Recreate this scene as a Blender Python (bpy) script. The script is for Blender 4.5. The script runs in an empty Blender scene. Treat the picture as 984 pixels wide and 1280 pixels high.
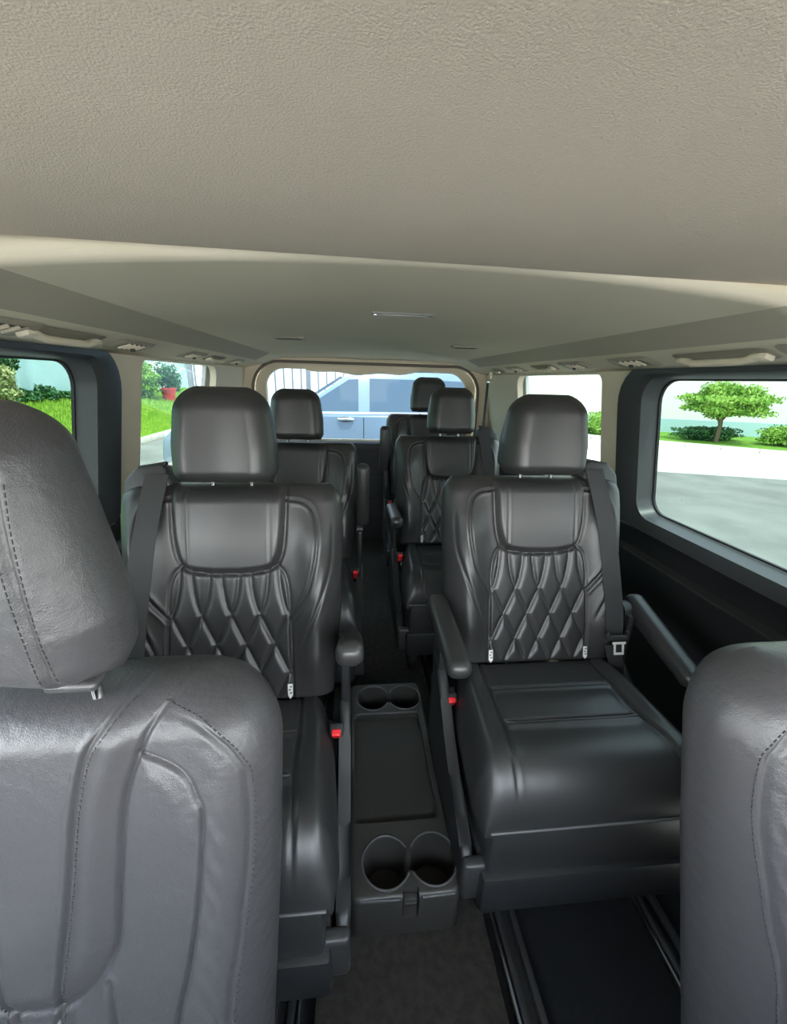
import bpy, bmesh, math, random
import numpy as np
from mathutils import Vector, Matrix
random.seed(7); rng = np.random.default_rng(7)
S = bpy.context.scene
C = S.collection
PI = math.pi
# ------------------------------------------------------------------ camera
F, YAW, PIT, ROLL = 500.0, math.radians(6.0), math.radians(18.2), math.radians(1.7)
cam_d = bpy.data.cameras.new('camera'); cam = bpy.data.objects.new('camera', cam_d); C.objects.link(cam)
cam_d.sensor_fit = 'HORIZONTAL'; cam_d.sensor_width = 36; cam_d.lens = 36 * F / 984
cam_d.clip_start = .02; cam_d.clip_end = 500
fw = Vector((math.sin(YAW) * math.cos(PIT), math.cos(YAW) * math.cos(PIT), -math.sin(PIT)))
r0 = Vector((math.cos(YAW), -math.sin(YAW), 0)); u0 = r0.cross(fw)
rr = r0 * math.cos(ROLL) + u0 * math.sin(ROLL); uu = rr.cross(fw)
M = Matrix((rr, uu, -fw)).transposed().to_4x4(); M.translation = Vector((-.10, 0, 1.15))
cam.matrix_world = M
S.camera = cam
# ------------------------------------------------------------------ world, sun, exposure
S.view_settings.view_transform = 'Standard'; S.view_settings.look = 'None'
S.view_settings.gamma = 1; S.view_settings.use_curve_mapping = False
S.view_settings.exposure = 3.05
w = bpy.data.worlds.new('sky'); S.world = w; w.use_nodes = True
nt = w.node_tree; nt.nodes.clear()
wo = nt.nodes.new('ShaderNodeOutputWorld'); bg = nt.nodes.new('ShaderNodeBackground')
tc = nt.nodes.new('ShaderNodeTexCoord'); sx = nt.nodes.new('ShaderNodeSeparateXYZ'); rp = nt.nodes.new('ShaderNodeValToRGB')
nt.links.new(tc.outputs['Generated'], sx.inputs[0]); nt.links.new(sx.outputs['Z'], rp.inputs[0])
rp.color_ramp.elements[0].position = 0; rp.color_ramp.elements[0].color = (1, .985, .95, 1)
rp.color_ramp.elements[1].position = .7; rp.color_ramp.elements[1].color = (.74, .85, 1, 1)
nt.links.new(rp.outputs[0], bg.inputs[0]); bg.inputs[1].default_value = 2.2
nt.links.new(bg.outputs[0], wo.inputs[0])
sd = bpy.data.lights.new('sun', 'SUN'); sun = bpy.data.objects.new('sun', sd); C.objects.link(sun)
sd.energy = 4.0; sd.angle = math.radians(1.0); sd.color = (1, .96, .88)
sun.rotation_euler = Vector((.12, -.50, 1.30)).to_track_quat('Z', 'Y').to_euler(); sun.location = (0, 0, 20)

# ------------------------------------------------------------------ materials
def mat(name, col, rough=.5, metal=0, bump=None, var=None, spec=.5, sub=None, coat=0, sheen=0):
    m = bpy.data.materials.new(name); m.use_nodes = True; t = m.node_tree; b = t.nodes['Principled BSDF']
    b.inputs['Base Color'].default_value = (*col, 1); b.inputs['Roughness'].default_value = rough
    b.inputs['Metallic'].default_value = metal; b.inputs['Specular IOR Level'].default_value = spec
    if coat: b.inputs['Coat Weight'].default_value = coat; b.inputs['Coat Roughness'].default_value = .15
    if sheen: b.inputs['Sheen Weight'].default_value = sheen; b.inputs['Sheen Roughness'].default_value = .5
    co = t.nodes.new('ShaderNodeTexCoord')
    if var:   # (scale, col2, detail)
        n = t.nodes.new('ShaderNodeTexNoise'); n.inputs['Scale'].default_value = var[0]; n.inputs['Detail'].default_value = var[2]
        r = t.nodes.new('ShaderNodeValToRGB'); r.color_ramp.elements[0].position = .35; r.color_ramp.elements[1].position = .65
        r.color_ramp.elements[0].color = (*col, 1); r.color_ramp.elements[1].color = (*var[1], 1)
        t.links.new(co.outputs['Object'], n.inputs['Vector']); t.links.new(n.outputs['Fac'], r.inputs[0]); t.links.new(r.outputs[0], b.inputs['Base Color'])
    if bump:  # list of (type, scale, strength, distance)
        prev = None
        for k, sc, st, di in bump:
            if k == 'voronoi':
                n = t.nodes.new('ShaderNodeTexVoronoi'); n.feature = 'DISTANCE_TO_EDGE'; out = n.outputs['Distance']
            else:
                n = t.nodes.new('ShaderNodeTexNoise'); n.inputs['Detail'].default_value = 5; out = n.outputs['Fac']
            n.inputs['Scale'].default_value = sc
            t.links.new(co.outputs['Object'], n.inputs['Vector'])
            bp = t.nodes.new('ShaderNodeBump'); bp.inputs['Strength'].default_value = st; bp.inputs['Distance'].default_value = di
            t.links.new(out, bp.inputs['Height'])
            if prev: t.links.new(prev.outputs[0], bp.inputs['Normal'])
            prev = bp
        t.links.new(prev.outputs[0], b.inputs['Normal'])
    return m
def glass(name, tint, refl=.06):
    m = bpy.data.materials.new(name); m.use_nodes = True; t = m.node_tree; t.nodes.clear()
    o = t.nodes.new('ShaderNodeOutputMaterial'); tr = t.nodes.new('ShaderNodeBsdfTransparent'); g = t.nodes.new('ShaderNodeBsdfGlossy')
    mx = t.nodes.new('ShaderNodeMixShader'); fr = t.nodes.new('ShaderNodeFresnel'); fr.inputs[0].default_value = 1.33
    mu = t.nodes.new('ShaderNodeMath'); mu.operation = 'MULTIPLY'; mu.inputs[1].default_value = .2
    ad = t.nodes.new('ShaderNodeMath'); ad.operation = 'ADD'; ad.inputs[1].default_value = 0
    tr.inputs[0].default_value = (*tint, 1); g.inputs['Roughness'].default_value = .02
    t.links.new(fr.outputs[0], mu.inputs[0]); t.links.new(mu.outputs[0], ad.inputs[0]); t.links.new(ad.outputs[0], mx.inputs[0])
    t.links.new(tr.outputs[0], mx.inputs[1]); t.links.new(g.outputs[0], mx.inputs[2]); t.links.new(mx.outputs[0], o.inputs[0])
    return m
LEA = mat('black_leather', (.027, .027, .028), .40, bump=[('noise', 14, .10, .01), ('voronoi', 320, .12, .0012)], spec=.62)
LEAF = mat('black_leather_creased', (.048, .047, .051), .38, bump=[('noise', 60, .35, .004), ('voronoi', 420, .22, .0015)], spec=.5)
PLB = mat('black_plastic', (.022, .023, .025), .42, bump=[('noise', 600, .15, .001)])
PLG = mat('grey_plastic', (.040, .040, .042), .36, bump=[('noise', 500, .2, .001)])
CON = mat('console_plastic', (.045, .044, .042), .38, bump=[('noise', 700, .25, .001)])
MATT = mat('tray_mat', (.030, .029, .027), .75, bump=[('noise', 900, .5, .001)])
DOORP = mat('door_plastic', (.050, .056, .060), .40, bump=[('noise', 500, .2, .001)])
DOORL = mat('door_lower_panel', (.018, .019, .021), .5, bump=[('noise', 400, .2, .001)])
HEAD = mat('headliner_knit', (.75, .625, .51), .95, var=(4, (.79, .66, .545), 2), bump=[('noise', 650, .45, .0018)], spec=.15)
HEAD2 = mat('headliner_smooth', (.80, .70, .55), .9, var=(3, (.83, .73, .58), 2), bump=[('noise', 900, .25, .001)], spec=.2)
CREAM = mat('cream_plastic', (.72, .635, .50), .62, bump=[('noise', 700, .12, .001)], spec=.3)
CREAMD = mat('vent_recess_shade', (.10, .09, .075), .7); BEZ = mat('vent_plastic', (.42, .37, .29), .5)  # first colour is dark to paint the shade inside vents and slots
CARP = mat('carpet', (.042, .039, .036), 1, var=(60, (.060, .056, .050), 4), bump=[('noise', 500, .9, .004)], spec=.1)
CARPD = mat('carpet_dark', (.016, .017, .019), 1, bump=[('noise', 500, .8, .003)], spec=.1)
WEB = mat('belt_webbing', (.035, .036, .037), .75, bump=[('noise', 900, .5, .001)], spec=.3)
CHR = mat('chrome', (.75, .75, .76), .18, 1); LATCH = mat('latch_metal', (.80, .79, .74), .5, .4)
STEEL = mat('rail_steel', (.35, .36, .38), .28, 1)
RED = mat('buckle_red', (.80, .02, .03), .4)
WHT = mat('label_white', (.7, .7, .68), .7)
INK = mat('label_ink', (.05, .05, .05), .7)
THR = mat('thread', (.035, .035, .036), .6)
PIP_GLINT = mat('piping_glint', (.10, .10, .105), .35)  # lighter than the leather, paints glints along seams and edges
SEAL = mat('rubber_seal', (.012, .013, .014), .6)
BODY = mat('van_body_paint', (.6, .6, .6), .3)
G_T = glass('tinted_glass', (.100, .122, .115)); G_C = glass('clear_glass', (.93, .96, .95)); G_R = glass('rear_glass', (.120, .148, .165), .1); G_Q = glass('quarter_glass', (.15, .18, .17))

# ------------------------------------------------------------------ helpers
def link(name, me, m=None, parent=None):
    o = bpy.data.objects.new(name, me); C.objects.link(o)
    if m is not None and me is not None and not me.materials: me.materials.append(m)
    if parent is not None: o.parent = parent
    return o
def mesh(v, f, smooth=True, angle=None, uvn=None):
    me = bpy.data.meshes.new('m'); me.from_pydata([tuple(map(float, p)) for p in v], [], [tuple(map(int, q)) for q in f]); me.update()
    if smooth: me.polygons.foreach_set('use_smooth', [True] * len(me.polygons))
    if angle: me.set_sharp_from_angle(angle=math.radians(angle))
    return me
def bm_mesh(bm, angle=35):
    bmesh.ops.recalc_face_normals(bm, faces=bm.faces)
    me = bpy.data.meshes.new('m'); bm.to_mesh(me); bm.free()
    me.polygons.foreach_set('use_smooth', [True] * len(me.polygons)); me.set_sharp_from_angle(angle=math.radians(angle))
    return me
def bx(bm, c, s, bev=.0, seg=2, rot=None):
    r = bmesh.ops.create_cube(bm, size=1); vs = r['verts']
    bmesh.ops.scale(bm, vec=s, verts=vs)
    if bev:
        es = list({e for v in vs for e in v.link_edges})
        g = bmesh.ops.bevel(bm, geom=es, offset=min(bev, min(s) * .49), segments=seg, profile=.5, affect='EDGES')
        vs = list({v for f in g['faces'] for v in f.verts} | {v for v in vs if v.is_valid})
    if rot is not None: bmesh.ops.rotate(bm, cent=(0, 0, 0), matrix=rot, verts=vs)
    bmesh.ops.translate(bm, vec=c, verts=vs)
    return vs
def box(name, c, s, m, parent=None, bev=.004, seg=2, rot=None):
    bm = bmesh.new(); bx(bm, (0, 0, 0) if parent is None else c, s, bev, seg, rot)
    o = link(name, bm_mesh(bm), m, parent)
    if parent is None: o.location = c
    return o
def tube_geo(bm, pts, r, n=8, caps=True):
    P = [Vector(p) for p in pts]; rings = []
    rs = r if hasattr(r, '__len__') else [r] * len(P)
    ref = None
    for i, p in enumerate(P):
        t = (P[min(i + 1, len(P) - 1)] - P[max(i - 1, 0)]).normalized()
        if ref is None: ref = t.orthogonal().normalized()
        ref = (ref - t * ref.dot(t)).normalized(); b = t.cross(ref)
        rings.append([bm.verts.new(p + (ref * math.cos(2 * PI * k / n) + b * math.sin(2 * PI * k / n)) * rs[i]) for k in range(n)])
    for a, b in zip(rings, rings[1:]):
        for k in range(n): bm.faces.new((a[k], a[(k + 1) % n], b[(k + 1) % n], b[k]))
    if caps: bm.faces.new(rings[0][::-1]); bm.faces.new(rings[-1])
def tube(name, pts, r, m, parent=None, n=8):
    bm = bmesh.new(); tube_geo(bm, pts, r, n); return link(name, bm_mesh(bm, 50), m, parent)
def prism_geo(bm, poly, axis, a, b, bev=0, seg=2):
    """poly of 2-D points extruded along axis ('x','y','z') from a to b"""
    def P(u, v, t): return {'x': (t, u, v), 'y': (u, t, v), 'z': (u, v, t)}[axis]
    lo = [bm.verts.new(P(u, v, a)) for u, v in poly]; hi = [bm.verts.new(P(u, v, b)) for u, v in poly]
    n = len(poly); fs = [bm.faces.new(lo[::-1]), bm.faces.new(hi)]
    for k in range(n): fs.append(bm.faces.new((lo[k], lo[(k + 1) % n], hi[(k + 1) % n], hi[k])))
    if bev:
        es = [e for e in {e for f in fs for e in f.edges}]
        bmesh.ops.bevel(bm, geom=es, offset=bev, segments=seg, profile=.5, affect='EDGES', clamp_overlap=True)
def prism(name, poly, axis, a, b, m, parent=None, bev=0, seg=2):
    bm = bmesh.new(); prism_geo(bm, poly, axis, a, b, bev, seg); return link(name, bm_mesh(bm), m, parent)
def tag(o, label=None, cat=None, group=None, kind=None):
    if label: o['label'] = label
    if cat: o['category'] = cat
    if group: o['group'] = group
    if kind: o['kind'] = kind
    return o
def empty(name, loc, label=None, cat=None, group=None, kind=None):
    o = bpy.data.objects.new(name, None); C.objects.link(o); o.location = loc; o.empty_display_size = .1
    return tag(o, label, cat, group, kind)
def struct(o): o['kind'] = 'structure'; return o
def smooth(a, b, x):
    t = np.clip((x - a) / (b - a), 0, 1); return t * t * (3 - 2 * t)
def seg_dist(X, Y, poly, closed=False):
    P = list(poly) + ([poly[0]] if closed else []); d = np.full(X.shape, 9.)
    for (x0, y0), (x1, y1) in zip(P, P[1:]):
        dx, dy = x1 - x0, y1 - y0; L = dx * dx + dy * dy + 1e-12
        t = np.clip(((X - x0) * dx + (Y - y0) * dy) / L, 0, 1)
        d = np.minimum(d, np.hypot(X - x0 - t * dx, Y - y0 - t * dy))
    return d
def inside(X, Y, poly):
    r = np.zeros(X.shape, bool); n = len(poly)
    for i in range(n):
        x0, y0 = poly[i]; x1, y1 = poly[(i + 1) % n]
        c = ((y0 > Y) != (y1 > Y)) & (X < (x1 - x0) * (Y - y0) / (y1 - y0 + 1e-12) + x0); r ^= c
    return r
def curve(pts, n=8):
    """Catmull-Rom through 2-D points"""
    P = [np.array(p, float) for p in pts]; P = [2 * P[0] - P[1]] + P + [2 * P[-1] - P[-2]]; out = []
    for i in range(1, len(P) - 2):
        for k in range(n):
            t = k / n
            out.append(tuple(.5 * ((2 * P[i]) + (P[i + 1] - P[i - 1]) * t + (2 * P[i - 1] - 5 * P[i] + 4 * P[i + 1] - P[i + 2]) * t * t + (3 * P[i] - P[i - 1] - 3 * P[i + 1] + P[i + 2]) * t ** 3)))
    out.append(tuple(P[-2])); return out
def groove(X, H, line, dep=.004, wid=.0028, closed=False, ridge=.35):
    d = seg_dist(X, H, line, closed)
    return -dep * np.exp(-(d / wid) ** 2) + dep * ridge * np.exp(-((d - 2.6 * wid) / (1.3 * wid)) ** 2)
def upholstery(nu, nv, hw, H, front, mapf, Tf=.05, Tb=.05, rs=.04, rt=.04, rb=.02, mirror=False, regions=None, dense=.45):
    """closed padded slab: columns x in [-hw,hw], rows h in [0,H]; front bulges +d, back -d.
    regions: list of fn(x,h)->bool splitting the front into extra meshes. returns list of meshes"""
    s = np.linspace(-1, 1, nu); s = (1 - dense) * s + dense * np.sin(s * PI / 2)
    t = np.linspace(0, 1, nv); t = (1 - dense) * t + dense * (1 - np.cos(t * PI)) / 2
    Hh = np.repeat((t * H)[:, None], nu, 1); W = hw(t * H)[:, None]; X = s[None, :] * W
    def q(e, r): return 1 - np.sqrt(np.clip(1 - (1 - np.clip(e / r, 0, 1)) ** 2, 0, 1))
    es = W - np.abs(X)
    def prof(k): return (1 - q(es, rs * k)) * (1 - q(H - Hh, rt * k)) * (1 - q(Hh, rb * k))
    pf = prof(1); fr = front(X, Hh)
    D1 = (Tf + fr * np.clip(pf, 0, 1)) * pf; D2 = -Tb * prof(min(1, Tb / Tf) if Tf else 1)
    A = np.stack(mapf(X, Hh, D1), -1).reshape(-1, 3); B = np.stack(mapf(X, Hh, D2), -1).reshape(-1, 3)
    idx = np.arange(nu * nv).reshape(nv, nu); back = idx + nu * nv
    for sl in (np.s_[0, :], np.s_[-1, :], np.s_[:, 0], np.s_[:, -1]): back[sl] = idx[sl]
    def quads(I, flip):
        a, b, c, d = I[:-1, :-1], I[:-1, 1:], I[1:, 1:], I[1:, :-1]
        Q = np.stack([a, b, c, d], -1).reshape(-1, 4); return Q[:, ::-1] if flip else Q
    QF = quads(idx, False); QB = quads(back, True)
    V = np.concatenate([A, B]); Q = np.concatenate([QF, QB])
    if mirror: V = V * np.array([-1, 1, 1]); Q = Q[:, ::-1]
    # vertex normals of the whole thing
    fn = np.cross(V[Q[:, 2]] - V[Q[:, 0]], V[Q[:, 3]] - V[Q[:, 1]]); N = np.zeros_like(V)
    for k in range(4): np.add.at(N, Q[:, k], fn)
    N /= (np.linalg.norm(N, axis=1, keepdims=True) + 1e-12)
    xc = ((X[:-1, :-1] + X[1:, 1:]) / 2).ravel(); hc = ((Hh[:-1, :-1] + Hh[1:, 1:]) / 2).ravel()
    lab = np.zeros(len(Q), int)
    for i, fnr in enumerate(regions or []): lab[:len(QF)][fnr(xc, hc)] = i + 1
    out = []
    for i in range(1 + len(regions or [])):
        q_ = Q[lab == i]; u, inv = np.unique(q_, return_inverse=True)
        me = bpy.data.meshes.new('m'); me.from_pydata(V[u].tolist(), [], inv.reshape(-1, 4).tolist()); me.update()
        me.polygons.foreach_set('use_smooth', [True] * len(me.polygons))
        me.normals_split_custom_set_from_vertices(N[u].tolist())
        out.append(me)
    surf = lambda x, h, lift=0: None
    return out
def rrect(a0, a1, b0, b1, r, n=7):
    """rounded rectangle, counter-clockwise from lower left corner"""
    rs = r if hasattr(r, '__len__') else [r] * 4; o = []
    for (cx, cy, sa), q in zip(((a0, b0, PI), (a1, b0, 1.5 * PI), (a1, b1, 0), (a0, b1, .5 * PI)), rs):
        q = max(q, 1e-4); x = cx + q * (1 if cx == a0 else -1); y = cy + q * (1 if cy == b0 else -1)
        for k in range(n): a = sa + .5 * PI * k / (n - 1); o.append((x + q * math.cos(a), y + q * math.sin(a)))
    return o
def loops_mesh(loops, fill_last=False, angle=40):
    v = [p for L in loops for p in L]; n = len(loops[0]); f = []
    for i in range(len(loops) - 1):
        for k in range(n): f.append((i * n + k, i * n + (k + 1) % n, (i + 1) * n + (k + 1) % n, (i + 1) * n + k))
    if fill_last: f.append(tuple(range((len(loops) - 1) * n, len(loops) * n)))
    me = mesh(v, f, True); bm = bmesh.new(); bm.from_mesh(me); bmesh.ops.recalc_face_normals(bm, faces=bm.faces); bm.to_mesh(me); bm.free()
    me.polygons.foreach_set('use_smooth', [True] * len(me.polygons)); me.set_sharp_from_angle(angle=math.radians(angle)); return me
def boolean(o, cutters):
    for c in cutters:
        md = o.modifiers.new('b', 'BOOLEAN'); md.object = c; md.operation = 'DIFFERENCE'; md.solver = 'EXACT'
    dg = bpy.context.evaluated_depsgraph_get(); dg.update()
    me = bpy.data.meshes.new_from_object(o.evaluated_get(dg)); o.modifiers.clear(); o.data = me
    for c in cutters: bpy.data.objects.remove(c)
    me.set_sharp_from_angle(angle=math.radians(30)); return o

# ------------------------------------------------------------------ van shell (the setting)
def WX(z, off=0): return .775 + off + .18 * (1.2 - z)
def wpt(side, y, z, off=0): return (side * WX(z, off), y, z)
Y0, Y1 = -.55, 2.75
# floor
fl = struct(box('floor', (0, 1.1, -.03), (1.86, 3.5, .06), CARP, bev=0))
# darker floor channels under the seats, with rails
trim_n = [0]
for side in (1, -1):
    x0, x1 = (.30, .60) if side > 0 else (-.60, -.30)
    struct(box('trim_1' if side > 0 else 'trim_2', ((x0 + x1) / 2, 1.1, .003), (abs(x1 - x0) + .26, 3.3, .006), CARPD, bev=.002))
for side in (1, -1):
    for j, xc in enumerate((.235, .575)):
        t = empty('seat_rail', (side * xc if side > 0 else side * (xc + .0), 1.25, .006),
                  f"dark floor rail with steel edge on the {'right' if side > 0 else 'left'} side, {'aisle' if j == 0 else 'window'} side of the seats", 'rail', 'long seat rails on the floor')
        for k in (-1, 1):
            bm = bmesh.new(); bx(bm, (k * .016, 0, .010), (.014, 2.9, .020), .003); link('rail_side', bm_mesh(bm), PLB, t)
        bm = bmesh.new(); bx(bm, (0, 0, .003), (.02, 2.88, .004), .001); link('rail_track', bm_mesh(bm), SEAL, t)
        bm = bmesh.new(); bx(bm, (-side * .029, 0, .008), (.007, 2.9, .014), .003); link('steel_edge', bm_mesh(bm), STEEL, t)
struct(box('trim_9', (.005, 1.1, .014), (.36, 3.4, .028), CARP, bev=.006))
# ceiling: arched section swept to the rear, front headliner with a lip
def ceil_z(x, y):
    ax = abs(x)
    zc = 1.303 - .028 * (ax / .56) ** 2 if ax <= .56 else None
    if ax <= .56: z = zc
    elif ax <= .64: t = (ax - .56) / .08; z = 1.275 + (1.238 - 1.275) * t
    else: z = 1.238 + (1.200 - 1.238) * (ax - .64) / .137
    # falls towards the rear
    drop = .035 * max(0, (y - 2.25) / .5) ** 2
    return z - drop * max(0, 1 - ax / .75)
xs = sorted(set([round(v, 4) for v in list(np.linspace(-.56, .56, 25)) + [-.777, -.74, -.70, -.665, -.64, -.62, -.60, -.58, .58, .60, .62, .64, .665, .70, .74, .777]]))
ys = list(np.linspace(.60, 2.75, 50))
v = [(x, y, ceil_z(x, y)) for y in ys for x in xs]; n = len(xs)
f = [(j * n + i, (j + 1) * n + i, (j + 1) * n + i + 1, j * n + i + 1) for j in range(len(ys) - 1) for i in range(n - 1)]
me = mesh(v, f, True, 18)
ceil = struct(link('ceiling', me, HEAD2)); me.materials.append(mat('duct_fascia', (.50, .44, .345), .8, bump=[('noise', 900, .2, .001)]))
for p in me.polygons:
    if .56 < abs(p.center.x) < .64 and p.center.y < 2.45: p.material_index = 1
md = ceil.modifiers.new('s', 'SOLIDIFY'); md.thickness = .03; md.offset = -1
# front headliner: flat knit panel whose rear lip hangs just under the rear headliner
bm = bmesh.new()
prof = [(-.62, 1.245), (-.40, 1.275), (-.1, 1.290), (.3, 1.296), (.575, 1.296), (.592, 1.298), (.598, 1.304), (.600, 1.33), (.55, 1.35), (-.62, 1.29)]
bmf = []
xsf = [-.80, -.72, -.64, -.56, -.3, 0, .3, .56, .64, .72, .80]
def lipz(x, z): ax = abs(x); return z - (0 if ax < .56 else (ax - .56) * .30)
rings = [[bm.verts.new((x, y + .012 * (x / .56), lipz(x, z))) for (y, z) in prof] for x in xsf]
for a, b in zip(rings, rings[1:]):
    for k in range(len(prof)): bm.faces.new((a[k], a[(k + 1) % len(prof)], b[(k + 1) % len(prof)], b[k]))
bm.faces.new(rings[0]); bm.faces.new(rings[-1][::-1])
fh = struct(link('trim_3', bm_mesh(bm, 30), HEAD)); fh['label'] = 'textured front headliner panel with a lip at its rear edge'
# roof skin keeps light out
struct(box('trim_4', (0, 1.05, 1.40), (1.75, 3.5, .04), BODY, bev=.01))
# side walls
def wall_panel(name, side, outer, inner, m, off=0, inner_off=None, parent=None, thick=.0):
    L = [[wpt(side, y, z, off) for y, z in outer], [wpt(side, y, z, off) for y, z in inner]]
    if inner_off is not None: L.append([wpt(side, y, z, inner_off) for y, z in inner])
    return link(name, loops_mesh(L), m, parent)
for side, nm, wn in ((-1, 'left', 1), (1, 'right', 2)):
    # cream upper wall in one piece: front part has the door opening, rear part has the quarter window opening
    o1 = rrect(.36, 1.34, .70, 1.205, .001); i1 = rrect(.42, 1.290, .705, 1.2, (.03, .03, .11, .03))
    o2 = rrect(1.34, Y1, .70, 1.205, .001); i2 = rrect(1.42 if side > 0 else 1.45, 2.20, .79, 1.192, (.03, .05, .06, .03))
    L = []; vv = []; ff = []
    for (o_, i_, dep) in ((o1, i1, .035), (o2, i2, .03)):
        b0 = len(vv); n = len(o_)
        for lp, of in ((o_, 0), (i_, 0), ([(y, z) for y, z in i_], dep)): vv += [wpt(side, y, z, of) for y, z in lp]
        for i in range(2):
            for k in range(n): ff.append((b0 + i * n + k, b0 + i * n + (k + 1) % n, b0 + (i + 1) * n + (k + 1) % n, b0 + (i + 1) * n + k))
    me = mesh(vv, ff, True); bm = bmesh.new(); bm.from_mesh(me); bmesh.ops.recalc_face_normals(bm, faces=bm.faces); bm.to_mesh(me); bm.free()
    me.polygons.foreach_set('use_smooth', [True] * len(me.polygons)); me.set_sharp_from_angle(angle=math.radians(50))
    wl = struct(link('wall_' + nm, me, CREAM))
    # quarter window
    g = rrect(1.38, 2.24, .76, 1.21, .03)
    q = struct(link('window_%d' % wn, loops_mesh([[wpt(side, y, z, .032) for y, z in g]], True), G_Q))
    # rear lower wall
    bm = bmesh.new(); prism_geo(bm, [(1.36, 0), (Y1, 0), (Y1, .71), (1.36, .71)], 'x', side * .845, side * .875)
    lw = link('lower_panel', bm_mesh(bm), DOORL, wl)
    bm = bmesh.new(); prism_geo(bm, [(1.36, .70), (Y1, .70), (Y1, .745), (1.36, .745)], 'x', side * .80, side * .87, .006)
    link('window_sill', bm_mesh(bm), DOORP, wl)
    # outer skin, closes the gap behind the trim around the openings
    vo = [wpt(side, y, z, .09) for y, z in rrect(-.6, 1.345, .69, 1.26, .001)]
    # sliding door
    dn = 'door_%d' % wn
    d = struct(empty(dn, (0, 0, 0)))
    a = rrect(.38, 1.315, .695, 1.213, (.03, .03, .12, .03)); b = rrect(.44, 1.25, .70, 1.190, (.03, .05, .09, .03))
    c = rrect(.47, 1.215, .735, 1.182, (.03, .06, .075, .03)); g2 = rrect(.50, 1.205, .748, 1.177, (.03, .055, .07, .03))
    lp = [[wpt(side, y, z, .03) for y, z in a], [wpt(side, y, z, -.008) for y, z in a], [wpt(side, y, z, -.008) for y, z in b],
          [wpt(side, y, z, .004) for y, z in c], [wpt(side, y, z, .062) for y, z in g2]]
    link('window_frame', loops_mesh(lp, angle=28), DOORP, d)
    g3 = rrect(.50, 1.2, .753, 1.172, (.03, .05, .065, .03))
    link('glass_seal', loops_mesh([[wpt(side, y, z, .054) for y, z in g2], [wpt(side, y, z, .054) for y, z in g3], [wpt(side, y, z, .062) for y, z in g3]]), SEAL, d)
    gp = link('window_pane', loops_mesh([[wpt(side, y, z, .060) for y, z in g2]], True), G_T, d)
    prf = [(.862, .700), (.868, .685), (.878, .660), (.878, .62), (.868, .610), (.862, .600), (.868, .45), (.872, .30), (.855, .12), (.835, .05), (.835, 0), (.93, 0), (.93, .700)]
    bm = bmesh.new(); prism_geo(bm, [(side * x, z) for x, z in prf], 'y', .38, 1.36); link('door_lower_panel', bm_mesh(bm, 25), DOORL, d)
    bm = bmesh.new(); tube_geo(bm, [(side * .861, .40, .697), (side * .861, 1.2, .697), (side * .866, 1.29, .690)], .0035, 8); link('sill_edge_highlight', bm_mesh(bm), mat('sill_highlight', (.22, .21, .20), .3), d)  # light-coloured tube paints the highlight along the sill
    bm = bmesh.new(); tube_geo(bm, [(side * .863, .40, .604), (side * .863, 1.24, .604)], .0025, 8); link('panel_ridge', bm_mesh(bm), PLG, d)
    # front part: pillar, front door with clear window
    fp = struct(empty('door_%d' % (wn + 2), (0, 0, 0)))
    oa = rrect(-.62, .38, 0, 1.26, .001); ia = rrect(-.50, .30, .80, 1.17, .04)
    L = [[wpt(side, y, z, .02) for y, z in oa], [wpt(side, y, z, .02) for y, z in ia], [wpt(side, y, z, .06) for y, z in ia]]
    link('door_panel', loops_mesh(L), DOORL, fp)
    link('window_pane', loops_mesh([[wpt(side, y, z, .05) for y, z in ia]], True), G_C, fp)
# outer skin of the body around the openings (seen only edge-on through the glass)
    for (oo, ii) in ((rrect(-.62, 1.36, .0, 1.42, .001), None),):
        pass
    bm = bmesh.new()
    for (y0, y1, z0, z1) in ((-.62, .40, .0, .72), (.36, .46, .6, 1.40), (1.24, 1.40, .0, 1.40), (2.24, 2.80, .0, 1.40), (1.3, 2.8, .0, .74), (-.62, 2.8, 1.215, 1.42)):
        vs = [bm.verts.new(wpt(side, y, z, o_)) for o_ in (.066, .085) for y, z in ((y0, z0), (y1, z0), (y1, z1), (y0, z1))]
        for q_ in ((0, 1, 2, 3), (7, 6, 5, 4), (0, 4, 5, 1), (1, 5, 6, 2), (2, 6, 7, 3), (3, 7, 4, 0)): bm.faces.new([vs[k] for k in q_])
    sk = link('body_skin', bm_mesh(bm), BODY, wl)
# rear wall with the hatch
def ring(y, pts): return [(x, y, z) for x, z in pts]
hh = [rrect(-.93, .93, 0, 1.34, .001, 9), rrect(-.735, .735, .012, 1.245, (.03, .03, .17, .17), 9)]
hr = rrect(-.735, .735, .012, 1.245, (.03, .03, .17, .17), 9)
wr = struct(link('wall_rear', loops_mesh([ring(2.74, hh[0]), ring(2.74, hr), ring(2.79, hr)]), CREAM))
hatch = struct(empty('door_5', (0, 0, 0)))
h1 = rrect(-.76, .76, .02, 1.27, (.03, .03, .19, .19), 9); h2 = rrect(-.665, .665, .755, 1.205, (.05, .05, .12, .12), 9)
link('hatch_frame', loops_mesh([ring(2.80, h1), ring(2.79, rrect(-.72, .72, .74, 1.235, (.05, .05, .15, .15), 9)), ring(2.80, h2), ring(2.83, h2)]), CREAM, hatch)
link('rear_pane', loops_mesh([ring(2.825, h2)], True), G_R, hatch)
bm = bmesh.new(); tube_geo(bm, [(x, 2.737, z) for x, z in hr + hr[:1]], .009, 8); link('rubber_seal', bm_mesh(bm), mat('seal_brown', (.16, .13, .11), .6), hatch)
prism('hatch_lower_trim', [(2.80, .02), (2.76, .03), (2.745, .30), (2.745, .70), (2.76, .735), (2.80, .745)], 'x', -.74, .74, mat('hatch_trim', (.040, .040, .046), .7, bump=[('noise', 300, .3, .001)]), hatch, .004)
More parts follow.
